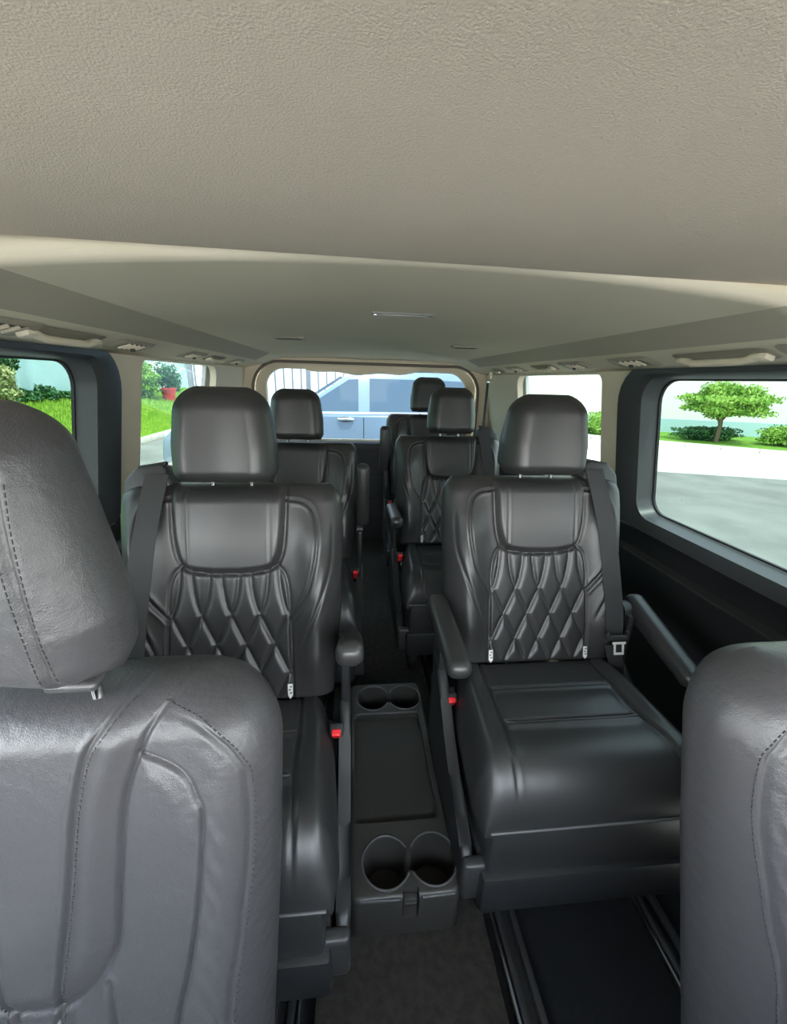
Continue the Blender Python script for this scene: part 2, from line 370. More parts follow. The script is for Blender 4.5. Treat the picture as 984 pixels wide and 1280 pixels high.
for z in (.20, .35, .52): box('panel_seam', (0, 2.7435, z), (1.44, .004, .007), SEAL, hatch, .001)
# wavy edged trim hanging at the top of the rear glass
pts = []
for i in range(41):
    x = -.42 + .76 * i / 40; t = i / 40
    z = 1.212 - .030 * math.sin(PI * t) ** .5 - .006 * math.sin(t * PI * 5.2 + .3)
    pts.append((x, z))
prism('upper_trim', [(-.42, 1.225)] + pts + [(.34, 1.225)], 'y', 2.785, 2.82, HEAD2, hatch)
struct(box('trim_5', (0, 2.80, .38), (1.86, .03, .72), BODY, bev=0))
# dashboard, windscreen and firewall behind the camera
struct(prism('wall_front', [(-1.0, 0), (-.55, 0), (-.50, .35), (-.30, .62), (-.28, .74), (-.36, .78), (-1.0, .80)], 'x', -.88, .88, PLB, None, .01))
ws = struct(link('window_3', mesh([(-.80, -.98, .78), (.80, -.98, .78), (.70, -.60, 1.27), (-.70, -.60, 1.27)], [(0, 1, 2, 3)]), G_C))
for side in (-1, 1): struct(tube('trim_%d' % (7 + (side > 0)), [(side * .84, -1.0, .76), (side * .74, -.60, 1.28)], .035, CREAM))

# ------------------------------------------------------------------ ceiling fittings
def on_cove(side, y, x=.70): return Vector((side * x, y, ceil_z(x, y) - .001))
def cove_frame(side, y, x=.70):
    """matrix: local X along the van (+Y), local Y outward-down along the cove, local Z = into the cabin"""
    p = on_cove(side, y, x); sl = (1.200 - 1.238) / .137
    ex = Vector((0, 1, 0)); ey = Vector((side, 0, sl)).normalized(); ez = ex.cross(ey)
    if ez.z > 0: ez = -ez
    m = Matrix((ex, ey, ez)).transposed().to_4x4(); m.translation = p; return m
def air_vent(side, y, label):
    t = empty('air_vent', (0, 0, 0), label, 'air vent', 'air vents above the windows'); t.matrix_world = cove_frame(side, y)
    k = link('vent_bezel', loops_mesh([[(a, b, 0.0005) for a, b in rrect(-.085, .085, -.036, .036, .014)], [(a, b, .005) for a, b in rrect(-.078, .078, -.030, .030, .012)],
                                       [(a, b, .005) for a, b in rrect(-.060, .060, -.023, .023, .010)], [(a, b, .001) for a, b in rrect(-.057, .057, -.020, .020, .009)]], True), BEZ, t)
    link('vent_recess_shade', mesh([(-.056, -.019, .0022), (.056, -.019, .0022), (.056, .019, .0022), (-.056, .019, .0022)], [(0, 1, 2, 3)]), CREAMD, t)
    for i in range(4): box('louvre', (-.036 + .024 * i, 0, .005), (.004, .036, .006), CREAM, t, .001, rot=Matrix.Rotation(.6, 4, 'Y'))
    box('vent_knob', (0, 0, .013), (.014, .010, .008), PLG, t, .003)
def assist_handle(side, y, label, L=.20):
    t = empty('assist_handle', (0, 0, 0), label, 'grab handle', 'grab handles above the windows'); t.matrix_world = cove_frame(side, y)
    link('recess_shade', loops_mesh([[(a, b, 0.0005) for a, b in rrect(-L / 2 - .02, L / 2 + .02, -.03, .03, .02)], [(a, b, .003) for a, b in rrect(-L / 2 - .014, L / 2 + .014, -.025, .025, .016)]], True), mat('handle_recess', (.30, .265, .21), .7), t)  # raised plate, coloured dark for the shade of a hollow
    bm = bmesh.new(); P = []
    for i in range(17):
        s = i / 16; P.append((-L / 2 + L * s, -.004, .003 + .012 * min(1, math.sin(PI * s) * 1.9)))
    tube_geo(bm, P, [.008 if .1 < i / 16 < .9 else .010 for i in range(17)], 10); link('grip', bm_mesh(bm, 60), CREAM, t)
    for s in (-1, 1): box('mount', (s * L / 2, 0, .007), (.03, .026, .014), CREAM, t, .005)
def coat_hook(side, y, label):
    t = empty('coat_hook', (0, 0, 0), label, 'hook', 'small hooks above the windows'); t.matrix_world = cove_frame(side, y)
    box('hook_plate', (0, 0, .003), (.10, .046, .006), mat('hook_plate', (.30, .27, .23), .6), t, .003)
    box('hook_arm', (0, .004, .012), (.05, .014, .012), CREAM, t, .004)
assist_handle(1, .865, 'cream grab handle above the big right side window, right of the fourth vent')
air_vent(1, .64, 'cream air vent cut by the right edge of the picture')
air_vent(1, 1.155, 'cream air vent above the rear corner of the big right side window')
air_vent(1, 1.47, 'dark louvred air vent above the right quarter window, nearest part')
assist_handle(1, 1.72, 'small cream grab handle above the right quarter window', .15)
air_vent(1, 2.02, 'cream air vent at the rear end of the right quarter window')
coat_hook(1, 2.28, 'small hook plate high on the right near the rear corner')
air_vent(-1, .79, 'cream air vent cut by the left edge of the picture')
assist_handle(-1, .965, 'cream grab handle above the big left side window')
air_vent(-1, 1.235, 'cream air vent above the left pillar between the side windows')
air_vent(-1, 1.68, 'cream air vent above the left quarter window')
assist_handle(-1, 1.93, 'small cream grab handle above the left quarter window', .15)
air_vent(-1, 2.26, 'cream air vent nearest the rear on the left')
lamp = empty('ceiling_lamp', (.018, 1.045, ceil_z(0, 1) - .001), 'narrow grey lamp strip in the middle of the ceiling', 'lamp')
box('lamp_housing', (0, 0, 0), (.15, .020, .010), mat('lamp_grey', (.22, .21, .20), .4), lamp, .004)
box('lamp_lens', (0, 0, -.004), (.12, .012, .006), mat('lens', (.45, .43, .40), .3), lamp, .002)
box('lamp_switch', (-.066, 0, -.005), (.008, .008, .006), CHR, lamp, .002)
for x0, y0, lb in ((-.34, 1.67, 'flat slotted speaker cover in the left rear of the ceiling'), (.365, 1.76, 'flat slotted speaker cover in the right rear of the ceiling')):
    t = empty('ceiling_slot', (x0, y0, ceil_z(x0, y0) - .001), lb, 'ceiling cover', 'ceiling covers at the rear')
    box('cover', (0, 0, 0), (.115, .045, .008), mat('cover_grey', (.38, .34, .29), .6), t, .003)
    for k in range(3): box('slot', (0, -.012 + .012 * k, -.0045), (.09, .004, .002), CREAMD, t, .0005)  # thin dark bars paint the shade inside the slots
# belt on the right rear pillar
t = empty('pillar_belt', (.735, 2.50, 1.19), 'seat belt and upper anchor hanging on the right rear pillar', 'seat belt')
box('anchor_cover', (0, 0, 0), (.022, .035, .055), CREAM, t, .008)
box('anchor_loop', (-.016, 0, -.032), (.010, .06, .016), CHR, t, .004)
prism('belt_webbing', [(-.02, -.03), (.02, -.03), (.035, -.52), (-.005, -.52)], 'x', -.018, -.0155, WEB, t)

# ------------------------------------------------------------------ passenger seats
RECL = math.radians(16)
def corner_hw(base, H, R):
    def hw(h):
        b = base(h); k = np.clip((h - (H - R)) / R, 0, 1)
        return b - R + R * np.sqrt(np.clip(1 - k * k, 0, 1)) * .999 + 1e-4
    return hw
SH = .500
seat_hw = corner_hw(lambda h: np.interp(h, [0, .2, .42, .5], [.222, .240, .244, .240]), SH + .012, .06)
padL = curve([(-.122, .520), (-.121, .44), (-.117, .37), (-.106, .325), (-.085, .306), (-.04, .298), (0, .297), (.04, .298), (.085, .306), (.106, .325), (.117, .37), (.121, .44), (.122, .520)], 4)
quiltL = curve([(-.100, .318), (-.118, .295), (-.127, .25), (-.131, .15), (-.133, .0)], 4)
quiltL = quiltL + [(-x, y) for x, y in quiltL[::-1]]
sideA = curve([(.121, .462), (.160, .455), (.182, .432), (.190, .38), (.186, .325), (.168, .255), (.130, .195)], 5)
sideB = curve([(.222, .42), (.220, .33), (.204, .26), (.178, .19), (.152, .12)], 5)
SP, HP, HN = .0625, .066, .205
def quilt(X, H):
    o = np.where(H < HN, (HN - H) * SP / (2 * HP), .36 * SP * (1 - np.exp(-np.clip(H - HN, 0, 1) / (.36 * 2 * HP))))
    d = np.full(X.shape, 9.)
    for s in (-1, 1):
        d = np.minimum(d, np.abs(((X - s * o + SP / 2) % SP) - SP / 2))
    d = d * np.where(H < HN + .01, .90, .97)
    fade = smooth(.0, .045, H)
    return (.0048 * (1 - np.exp(-(d / .0075) ** 2)) - .0035 * np.exp(-(d / .0024) ** 2)) * fade
def seat_front(X, H):
    inp = inside(X, H, padL); dp = seg_dist(X, H, padL)
    inq = inside(X, H, quiltL) & ~inp; dq = seg_dist(X, H, quiltL)
    r = np.zeros(X.shape)
    ax = np.abs(X)
    r += .026 * np.exp(-((ax - .185) / .038) ** 2) * smooth(.0, .12, H) * (1 - smooth(.34, .47, H))
    r += np.where(inp, .014 * smooth(0, .016, dp), 0) - .006 * np.exp(-(dp / .0045) ** 2)
    r += np.where(inq, quilt(X, H) * smooth(0, .006, dq), 0) - .005 * np.exp(-(dq / .0035) ** 2) * (H < .32)
    for s in (-1, 1):
        r += groove(X, H, [(s * .088, .31), (s * .089, .52)], .0022, .0022) * inp
        r += groove(X * s, H, sideA, .0045, .003); r += groove(X * s, H, sideB, .003, .003) * smooth(.11, .17, H) * smooth(.43, .38, H)
    r += .004 * np.exp(-((H - .40) / .08) ** 2)
    return r
PY, PZ = 0.0, .45
def back_map(X, H, D):
    D = D - .055; a = RECL
    return X, PY + H * math.sin(a) - D * math.cos(a), PZ + H * math.cos(a) + D * math.sin(a)
def back_pt(x, h, lift=.0):
    X = np.array([[x]]); Hh = np.array([[h]])
    es = float(seat_hw(np.array([h]))[0]) - abs(x)
    q = 1 - math.sqrt(max(0, 1 - (1 - min(1, es / .045)) ** 2)) if es < .045 else 0
    p = (1 - q); d = (.055 + float(seat_front(X, Hh)[0, 0]) * p) * p + lift
    return back_map(x, h, d)
CL = .36
cush_hw = lambda h: np.interp(h, [0, .1, .30, .36], [.208, .228, .244, .236])
def cush_front(X, L):
    ax = np.abs(X); r = .016 * np.exp(-((ax - .195) / .03) ** 2) * (1 - smooth(.26, .36, L))
    mid = (ax < .155)
    r += mid * (-.007 * np.exp(-((L - .105) / .0035) ** 2) + .004 * np.exp(-((L - .115) / .006) ** 2)) * smooth(0, .01, .155 - ax)
    r += mid * (-.009 * np.exp(-((L - .205) / .004) ** 2) + .006 * np.exp(-((L - .217) / .008) ** 2)) * smooth(0, .01, .155 - ax)
    r += .006 * np.exp(-((L - .15) / .04) ** 2) * mid * smooth(0, .03, .155 - ax)
    r += .010 * np.exp(-((L - .28) / .05) ** 2) * smooth(0, .05, .2 - ax)
    for s in (-1, 1): r += groove(X * s, L, curve([(.150, .0), (.155, .1), (.158, .2), (.168, .28), (.172, .37)], 5), .005, .003)
    return r
def cush_map(X, L, D):
    return X, .03 - L, .345 + D + .02 * (L / .36) * (D > .02) * 0
def head_mesh(mirror, hb=.105, ht=.090, H=.195, T=.055):
    hw = corner_hw(lambda h: np.interp(h, [0, .02, .08, .15, H], [hb - .012, hb, hb, ht + .006, ht]), H + .001, .050)
    def fr(X, Hh): return -.006 * np.exp(-(X / .05) ** 2) * 1.0 + groove(X, Hh, [(-.02, .0), (-.02, .0)], 0, .002)
    def mp(X, Hh, D): return X, -D - .02 * (1 - Hh / H) * (D > 0) * np.clip(D / T, 0, 1) + np.clip(-D, 0, 1) * .9 * (1 - Hh / H) + .012 * Hh / H, Hh
    return upholstery(60, 72, hw, H, fr, mp, T, T * .9, .045, .045, .035, mirror, dense=.8)[0]
cache = {}
def cached(key, fn):
    if key not in cache: cache[key] = fn()
    return cache[key]
def ribbon(pts, wid, th=.0016, side=None):
    """flat strap: pts list of (centre, widthdir, normal)"""
    v = []; f = []
    for c, wd, nn in pts:
        c = Vector(c); wd = Vector(wd).normalized() * wid / 2; nn = Vector(nn).normalized() * th
        v += [c - wd, c + wd, c + wd + nn, c - wd + nn]
    for i in range(len(pts) - 1):
        for k in range(4): f.append((4 * i + k, 4 * i + (k + 1) % 4, 4 * i + 4 + (k + 1) % 4, 4 * i + 4 + k))
    f += [(3, 2, 1, 0), (4 * len(pts) - 4, 4 * len(pts) - 3, 4 * len(pts) - 2, 4 * len(pts) - 1)]
    return mesh(v, f, True, 40)
def mk(key, side):
    mir = side < 0
    if key == 'back':
        return upholstery(200, 200, seat_hw, SH, seat_front, back_map, .055, .045, .045, .05, .02, mir,
                          [lambda x, h: inside(x, h, padL), lambda x, h: inside(x, h, quiltL) & ~inside(x, h, padL)])
    if key == 'cush': return upholstery(110, 120, cush_hw, CL, cush_front, cush_map, .105, .02, .04, .075, .02, mir)
    if key == 'head': return head_mesh(mir)
    if key == 'belt':
        P = []
        for i in range(30):
            h = .515 - i / 29 * .44; x = .150 + .045 * (i / 29) ** 1.0
            p = Vector(back_pt(x, min(h, .478), .004)); p.x *= side
            if h > .478: p = Vector(back_map(x * side, h, .055 - (h - .478) * .3))
            P.append((p, (1, 0, 0), (0, -math.cos(RECL), math.sin(RECL))))
        # smooth the strap so it bridges the grooves
        for _ in range(6):
            Q = [p[0].copy() for p in P]
            for i in range(1, len(P) - 1): Q[i] = (P[i - 1][0] + P[i][0] + P[i + 1][0]) / 3
            P = [(q, p[1], p[2]) for q, p in zip(Q, P)]
        return ribbon([(c + Vector(nn) * .006, wd, nn) for c, wd, nn in P], .048)
    if key == 'belt2':
        a = Vector(back_pt(.196, .055, .012)); P = [(Vector((side * a.x, a.y, a.z)), (1, 0, 0), (0, -1, .3)),
             (Vector((side * .215, -.02, .44)), (.9, .3 * side, .3), (0, -1, .3)), (Vector((side * .245, .0, .36)), (.6, .8 * side, 0), (side, -.5, .3)), (Vector((side * .262, .02, .24)), (.1, 1, 0), (side, 0, 0))]
        return ribbon(P, .046)
    if key == 'guide':
        bm = bmesh.new()
        prism_geo(bm, [(side * x, h) for x, h in ((.128, .470), (.138, .528), (.150, .542), (.203, .532), (.228, .505), (.234, .455), (.20, .450))], 'y', -.012, .060, .008, 3)
        for v_ in bm.verts:
            x, d, h = v_.co.x, v_.co.y, v_.co.z; p = back_map(x, h, .02 - d); v_.co = p
        return bm_mesh(bm, 40)
    if key == 'slot':
        bm = bmesh.new(); bx(bm, (0, 0, 0), (.062, .012, .008), .003)
        for v_ in bm.verts:
            x, d, h = v_.co; v_.co = back_map(side * .172 + x * 1, .536 + h - .18 * x * side * 1.0, .022 - d)
        return bm_mesh(bm, 40)
    if key == 'shield':
        bm = bmesh.new()
        poly = [(.08, .44), (.04, .45), (.0, .43), (-.04, .39), (-.09, .345), (-.16, .295), (-.23, .255), (-.285, .245), (-.305, .225), (-.312, .155), (-.29, .145), (-.10, .14), (.08, .16)]
        prism_geo(bm, poly, 'x', .236, .262, .010, 3)
        if side: pass
        return bm_mesh(bm, 40)
    if key == 'arm':
        bm = bmesh.new(); vs = bx(bm, (0, -.125, .0), (.052, .27, .058), .020, 5)
        for v_ in bm.verts:
            if v_.co.y < -.2: v_.co.z += .3 * (-.2 - v_.co.y) if v_.co.z < 0 else 0
        return bm_mesh(bm, 50)
def passenger_seat(name, label, loc, side, arm_in=-4, arm_out=-17, group='passenger seats in the cabin', tags=True, arm_z=.60, buck=(-.055, .425)):
    """side = +1 when the wall is on +x. Local origin below the hip point; front faces -y."""
    t = empty(name, loc, label, 'seat', group)
    bk = cached(('back', side), lambda: mk('back', side))
    b = link('backrest', bk[0], LEA, t); link('shoulder_pad', bk[1], LEA, t); link('quilted_panel', bk[2], LEA, t)
    link('cushion', cached(('cush', side), lambda: mk('cush', side))[0], LEA, t)
    def cpip():
        bm = bmesh.new()
        for l, w_ in ((.108, .150), (.209, .152)):
            tube_geo(bm, [(x, .03 - l, .345 + .105 + float(cush_front(np.array([[x]]), np.array([[l]]))[0, 0]) + .0015) for x in np.linspace(-w_, w_, 15)], .0024, 6)
        tube_geo(bm, [(x, .03 - CL - .001 + .0, .351) for x in np.linspace(-.225, .225, 9)], .0028, 6)
        return bm_mesh(bm, 60)
    link('piping_glint', cached('cpip', cpip), PIP_GLINT, t)  # seam glints put in as light grey piping
    hd = link('headrest', cached(('head', side), lambda: mk('head', side)), LEA, t); hd.location = (0, .140, .933)
    for s in (-1, 1):
        p = link('headrest_post', cached('post', lambda: (lambda bm: (tube_geo(bm, [(0, 0, -.03), (0, 0, .04)], .0055, 10), bm_mesh(bm, 50))[1])(bmesh.new())), CHR, t); p.location = (s * .042, .162, .905)
        g = link('post_guide', cached('pg', lambda: (lambda bm: (tube_geo(bm, [(0, 0, 0), (0, 0, .008), (0, 0, .010)], [.017, .016, .011], 16), bm_mesh(bm, 40))[1])(bmesh.new())), PLG, t); g.location = (s * .042, .158, .930)
    link('belt_guide', cached(('guide', side), lambda: mk('guide', side)), PLG, t)
    link('guide_slot', cached(('slot', side), lambda: mk('slot', side)), SEAL, t)
    link('belt_webbing', cached(('belt', side), lambda: mk('belt', side)), WEB, t)
    link('lap_webbing', cached(('belt2', side), lambda: mk('belt2', side)), WEB, t)
    # tongue
    q = Vector(back_pt(.188, .085, .030)); q.x *= side
    R = Matrix.Rotation(RECL, 4, 'X') @ Matrix.Rotation(0, 4, 'Z')
    tg = link('belt_tongue', cached('tongue', lambda: (lambda bm: (bx(bm, (0, 0, 0), (.060, .010, .014), .004), bx(bm, (-.026, 0, .006), (.008, .011, .022), .003), bx(bm, (.026, 0, .006), (.008, .011, .022), .003), bm_mesh(bm))[-1])(bmesh.new())), PLB, t)
    tg.location = q; tg.rotation_euler = (-RECL, 0, 0)
    pl = link('latch_plate', cached('latch', lambda: (lambda bm: (bx(bm, (-.011, 0, -.024), (.005, .003, .030), .001), bx(bm, (.011, 0, -.024), (.005, .003, .030), .001), bx(bm, (0, 0, -.037), (.027, .003, .006), .001), bx(bm, (0, 0, -.010), (.036, .003, .006), .001), bm_mesh(bm))[-1])(bmesh.new())), LATCH, t)
    pl.location = q + Vector((0, -.006, 0)); pl.rotation_euler = (-RECL, 0, 0)
    if tags:
        for s in (-1, 1):
            p = Vector(back_pt(s * .128, .036, .004))
            k = link('fabric_tag', cached('tag', lambda: (lambda bm: (bx(bm, (0, 0, 0), (.011, .0016, .026), .0004), prism_geo(bm, [(-.0055, -.013), (0, -.021), (.0055, -.013)], 'y', -.0008, .0008), bm_mesh(bm))[-1])(bmesh.new())), WHT, t)
            k.location = p; k.rotation_euler = (-RECL, 0, 0)
            for j, zz in enumerate((.007, .000, -.007)):
                m2 = link('printed_mark', cached(('tm', j), lambda j=j, zz=zz: (lambda bm: (bx(bm, (.0012 * (-1) ** j, -.001, zz), (.005, .0006, .0026), 0), bm_mesh(bm))[-1])(bmesh.new())), INK, k)
    # base
    def basem():
        bm = bmesh.new(); bx(bm, (0, -.14, .29), (.44, .38, .13), .012); return bm_mesh(bm)
    link('cushion_skirt', cached('skirt', basem), LEA, t)
    def lip():
        bm = bmesh.new(); prism_geo(bm, rrect(-.255, .255, -.318, .10, (.05, .05, .03, .03), 5), 'z', .128, .152, .006); return bm_mesh(bm)
    link('base_tray', cached('lip', lip), PLB, t)
    def tray():
        bm = bmesh.new(); bx(bm, (0, -.14, .18), (.46, .40, .10), .01); return bm_mesh(bm)
    link('base_box', cached('tray', tray), PLB, t)
    for s in (-1, 1):
        sh = link('side_shield', cached('shield', lambda: mk('shield', 1)), PLB, t)
        if s < 0:
            sh.data = cached('shieldm', lambda: (lambda bm: (prism_geo(bm, [(.08, .44), (.04, .45), (.0, .43), (-.04, .39), (-.09, .345), (-.16, .295), (-.23, .255), (-.285, .245), (-.305, .225), (-.312, .155), (-.29, .145), (-.10, .14), (.08, .16)], 'x', -.262, -.236, .010, 3), bm_mesh(bm, 40))[-1])(bmesh.new()))
            if not sh.data.materials: sh.data.materials.append(PLB)
        link('shield_corner', cached(('sc', s), lambda: (lambda bm: (bx(bm, (s * .230, -.306, .190), (.064, .026, .10), .010, 3), bm_mesh(bm))[-1])(bmesh.new())), PLG, t)
        leg = link('leg', cached(('leg', s), lambda: (lambda bm: (bx(bm, (s * .19, -.08, .062), (.035, .40, .112), .006), bm_mesh(bm))[-1])(bmesh.new())), PLB, t)
    # armrests
    for s, ang in ((-side, arm_in), (side, arm_out)):
        if ang is None: continue
        inb = s == -side
        a = link('armrest', cached('arm', lambda: mk('arm', 1)), LEA, t)
        a.location = (s * (.262 if inb else .285), .075, arm_z if inb else .59); a.rotation_euler = (math.radians(-ang), 0, 0)
        h = link('armrest_hinge', cached('hinge', lambda: (lambda bm: (tube_geo(bm, [(-.012, 0, 0), (.012, 0, 0)], .026, 20), bx(bm, (0, -.005, -.08), (.022, .075, .17), .010), bm_mesh(bm, 40))[-1])(bmesh.new())), PLB, t)
        h.location = (s * .250, .055, .575)
    # buckle
    bu = link('belt_buckle', cached('buck', lambda: (lambda bm: (bx(bm, (0, 0, 0), (.030, .024, .052), .006, 3), bx(bm, (0, .006, -.055), (.018, .008, .07), .002), bm_mesh(bm))[-1])(bmesh.new())), PLB, t)
    bu.location = (-side * .232, *buck); bu.rotation_euler = (math.radians(38), 0, 0)
    rb = link('release_button', cached('rbut', lambda: (lambda bm: (bx(bm, (0, -.008, .022), (.019, .014, .013), .003, 3), bx(bm, (0, -.0130, .006), (.018, .004, .040), .001), bm_mesh(bm))[-1])(bmesh.new())), RED, bu)
    return t
passenger_seat('captain_seat', 'black quilted leather seat on the right, with the shining empty cushion in full view', (.378, .83, 0), 1, buck=(-.02, .375))
passenger_seat('captain_seat', 'black quilted leather seat on the left, directly behind the big left front seat', (-.37, .74, 0), -1, arm_in=30, arm_out=None, arm_z=.555)
passenger_seat('captain_seat', 'black leather seat on the left in the middle distance, behind the near left quilted seat', (-.325, 1.52, -.02), -1, arm_in=78, arm_out=None)
passenger_seat('captain_seat', 'smaller black quilted seat on the right aisle with its headrest before the rear window', (.33, 1.63, 0), 1, arm_in=4, arm_out=None)
passenger_seat('captain_seat', 'black rearmost seat half hidden behind the right aisle seat, headrest topmost', (.34, 2.27, .045), 1, arm_in=80, arm_out=None)

# ------------------------------------------------------------------ front seats
FRL = math.radians(15); FH0 = -.20; FHT = .458 - FH0
f_hw = corner_hw(lambda h: np.interp(h + FH0, [-.2, 0, .2, .36, .475], [.225, .236, .246, .249, .249]), FHT + .004, .11)
fA = curve([(.118, .50), (.122, .475), (.095, .445), (.078, .42), (.063, .391), (.051, .33), (.042, .241), (.025, .115), (.02, .09)], 6)
fB = curve([(.160, .50), (.158, .469), (.140, .44), (.126, .42), (.115, .396), (.096, .335), (.088, .237), (.084, .18), (.070, .146), (.041, .113), (0, .104)], 6)
fC = curve([(.112, .390), (.140, .377), (.160, .360), (.171, .335), (.177, .311), (.173, .228), (.160, .14), (.143, .06), (.13, -.1), (.13, -.2)], 6)
fD = curve([(.128, .433), (.152, .425), (.173, .415), (.198, .391), (.213, .367), (.220, .344), (.222, .27), (.212, .16), (.2, .062), (.195, -.2)], 6)
fE = curve([(.075, .13), (.08, .09), (.082, .03), (.085, -.2)], 5)
fPad = [p for p in fB] + [(-x, y) for x, y in fB[::-1]]
fCp = [p for p in fC] + [(.05, -.2), (.05, .05)] + [p for p in fB[::-1] if .11 < p[1] < .392]
fQ = [(.082, -.25), (.08, .03), (.075, .11), (.03, .098), (-.03, .098), (-.075, .11), (-.08, .03), (-.082, -.25)]
def f_front(X, Hh):
    H = Hh + FH0; ax = np.abs(X); r = np.zeros(X.shape)
    r += .014 * np.exp(-((ax - .20) / .04) ** 2) * (1 - smooth(.12, .44, H))
    # centre pad stands proud inside the B line
    padm = inside(X, H, fPad)
    dB = np.minimum(seg_dist(ax, H, fB), 1)
    r += np.where(padm, .010 * smooth(0, .03, dB), 0) - (.003 + .003 * smooth(.11, .2, H)) * np.exp(-(dB / .003) ** 2)
    # panel between B and C/D
    dC = seg_dist(ax, H, fC); inC = inside(ax, H, fCp) & ~padm
    r += np.where(inC, .004 * smooth(0, .025, np.minimum(dC, dB)), 0) - .0055 * np.exp(-(dC / .0026) ** 2)
    r += groove(ax, H, fA, .0045, .0024); r += groove(ax, H, fD, .0040, .0024, ridge=.15) * (1 - smooth(.395, .432, H)); r += groove(ax, H, fE, .004, .0026); r += groove(ax, H, [(.03, .085), (.032, -.2)], .004, .0026) * smooth(.085, .06, H)
    # soft creases
    r += .0016 * np.sin(H * 160 + 14 * np.sin(X * 30)) * np.exp(-((ax - .19) / .03) ** 2) * smooth(.36, .25, H) * .5
    return r
def f_map(X, Hh, D):
    H = Hh + FH0; D = D - .08; a = FRL
    return X, H * math.sin(a) - D * math.cos(a), .40 + H * math.cos(a) + D * math.sin(a)
def f_pt(x, h, lift=0):
    hh = h - FH0; es = float(f_hw(np.array([hh]))[0]) - abs(x); p = 1
    if es < .065: p *= math.sqrt(max(0, 1 - (1 - max(0, es) / .065) ** 2))
    et = FHT - hh
    if et < .06: p *= math.sqrt(max(0, 1 - (1 - max(0, et) / .06) ** 2))
    X = np.array([[x]]); d = (.08 + float(f_front(X, np.array([[hh]]))[0, 0]) * p) * p + lift
    return Vector(f_map(x, hh, d))
FHH = .276
fh_hw = corner_hw(lambda h: np.interp(h, [0, .02, .07, .17, FHH], [.094, .104, .107, .088, .067]), FHH + .004, .05)
fh_seam = curve([(.070, 0.0), (.064, .04), (.058, .10), (.054, .17), (.052, .225), (.044, .262)], 6)
def fh_front(X, H):
    ax = np.abs(X); r = groove(ax, H, fh_seam, .004, .0028)
    r += .004 * np.cos(np.clip(ax / .06, 0, 1) * PI) * -1
    return r
def fh_map(X, H, D): return X, -D + .012 * H / FHH, H
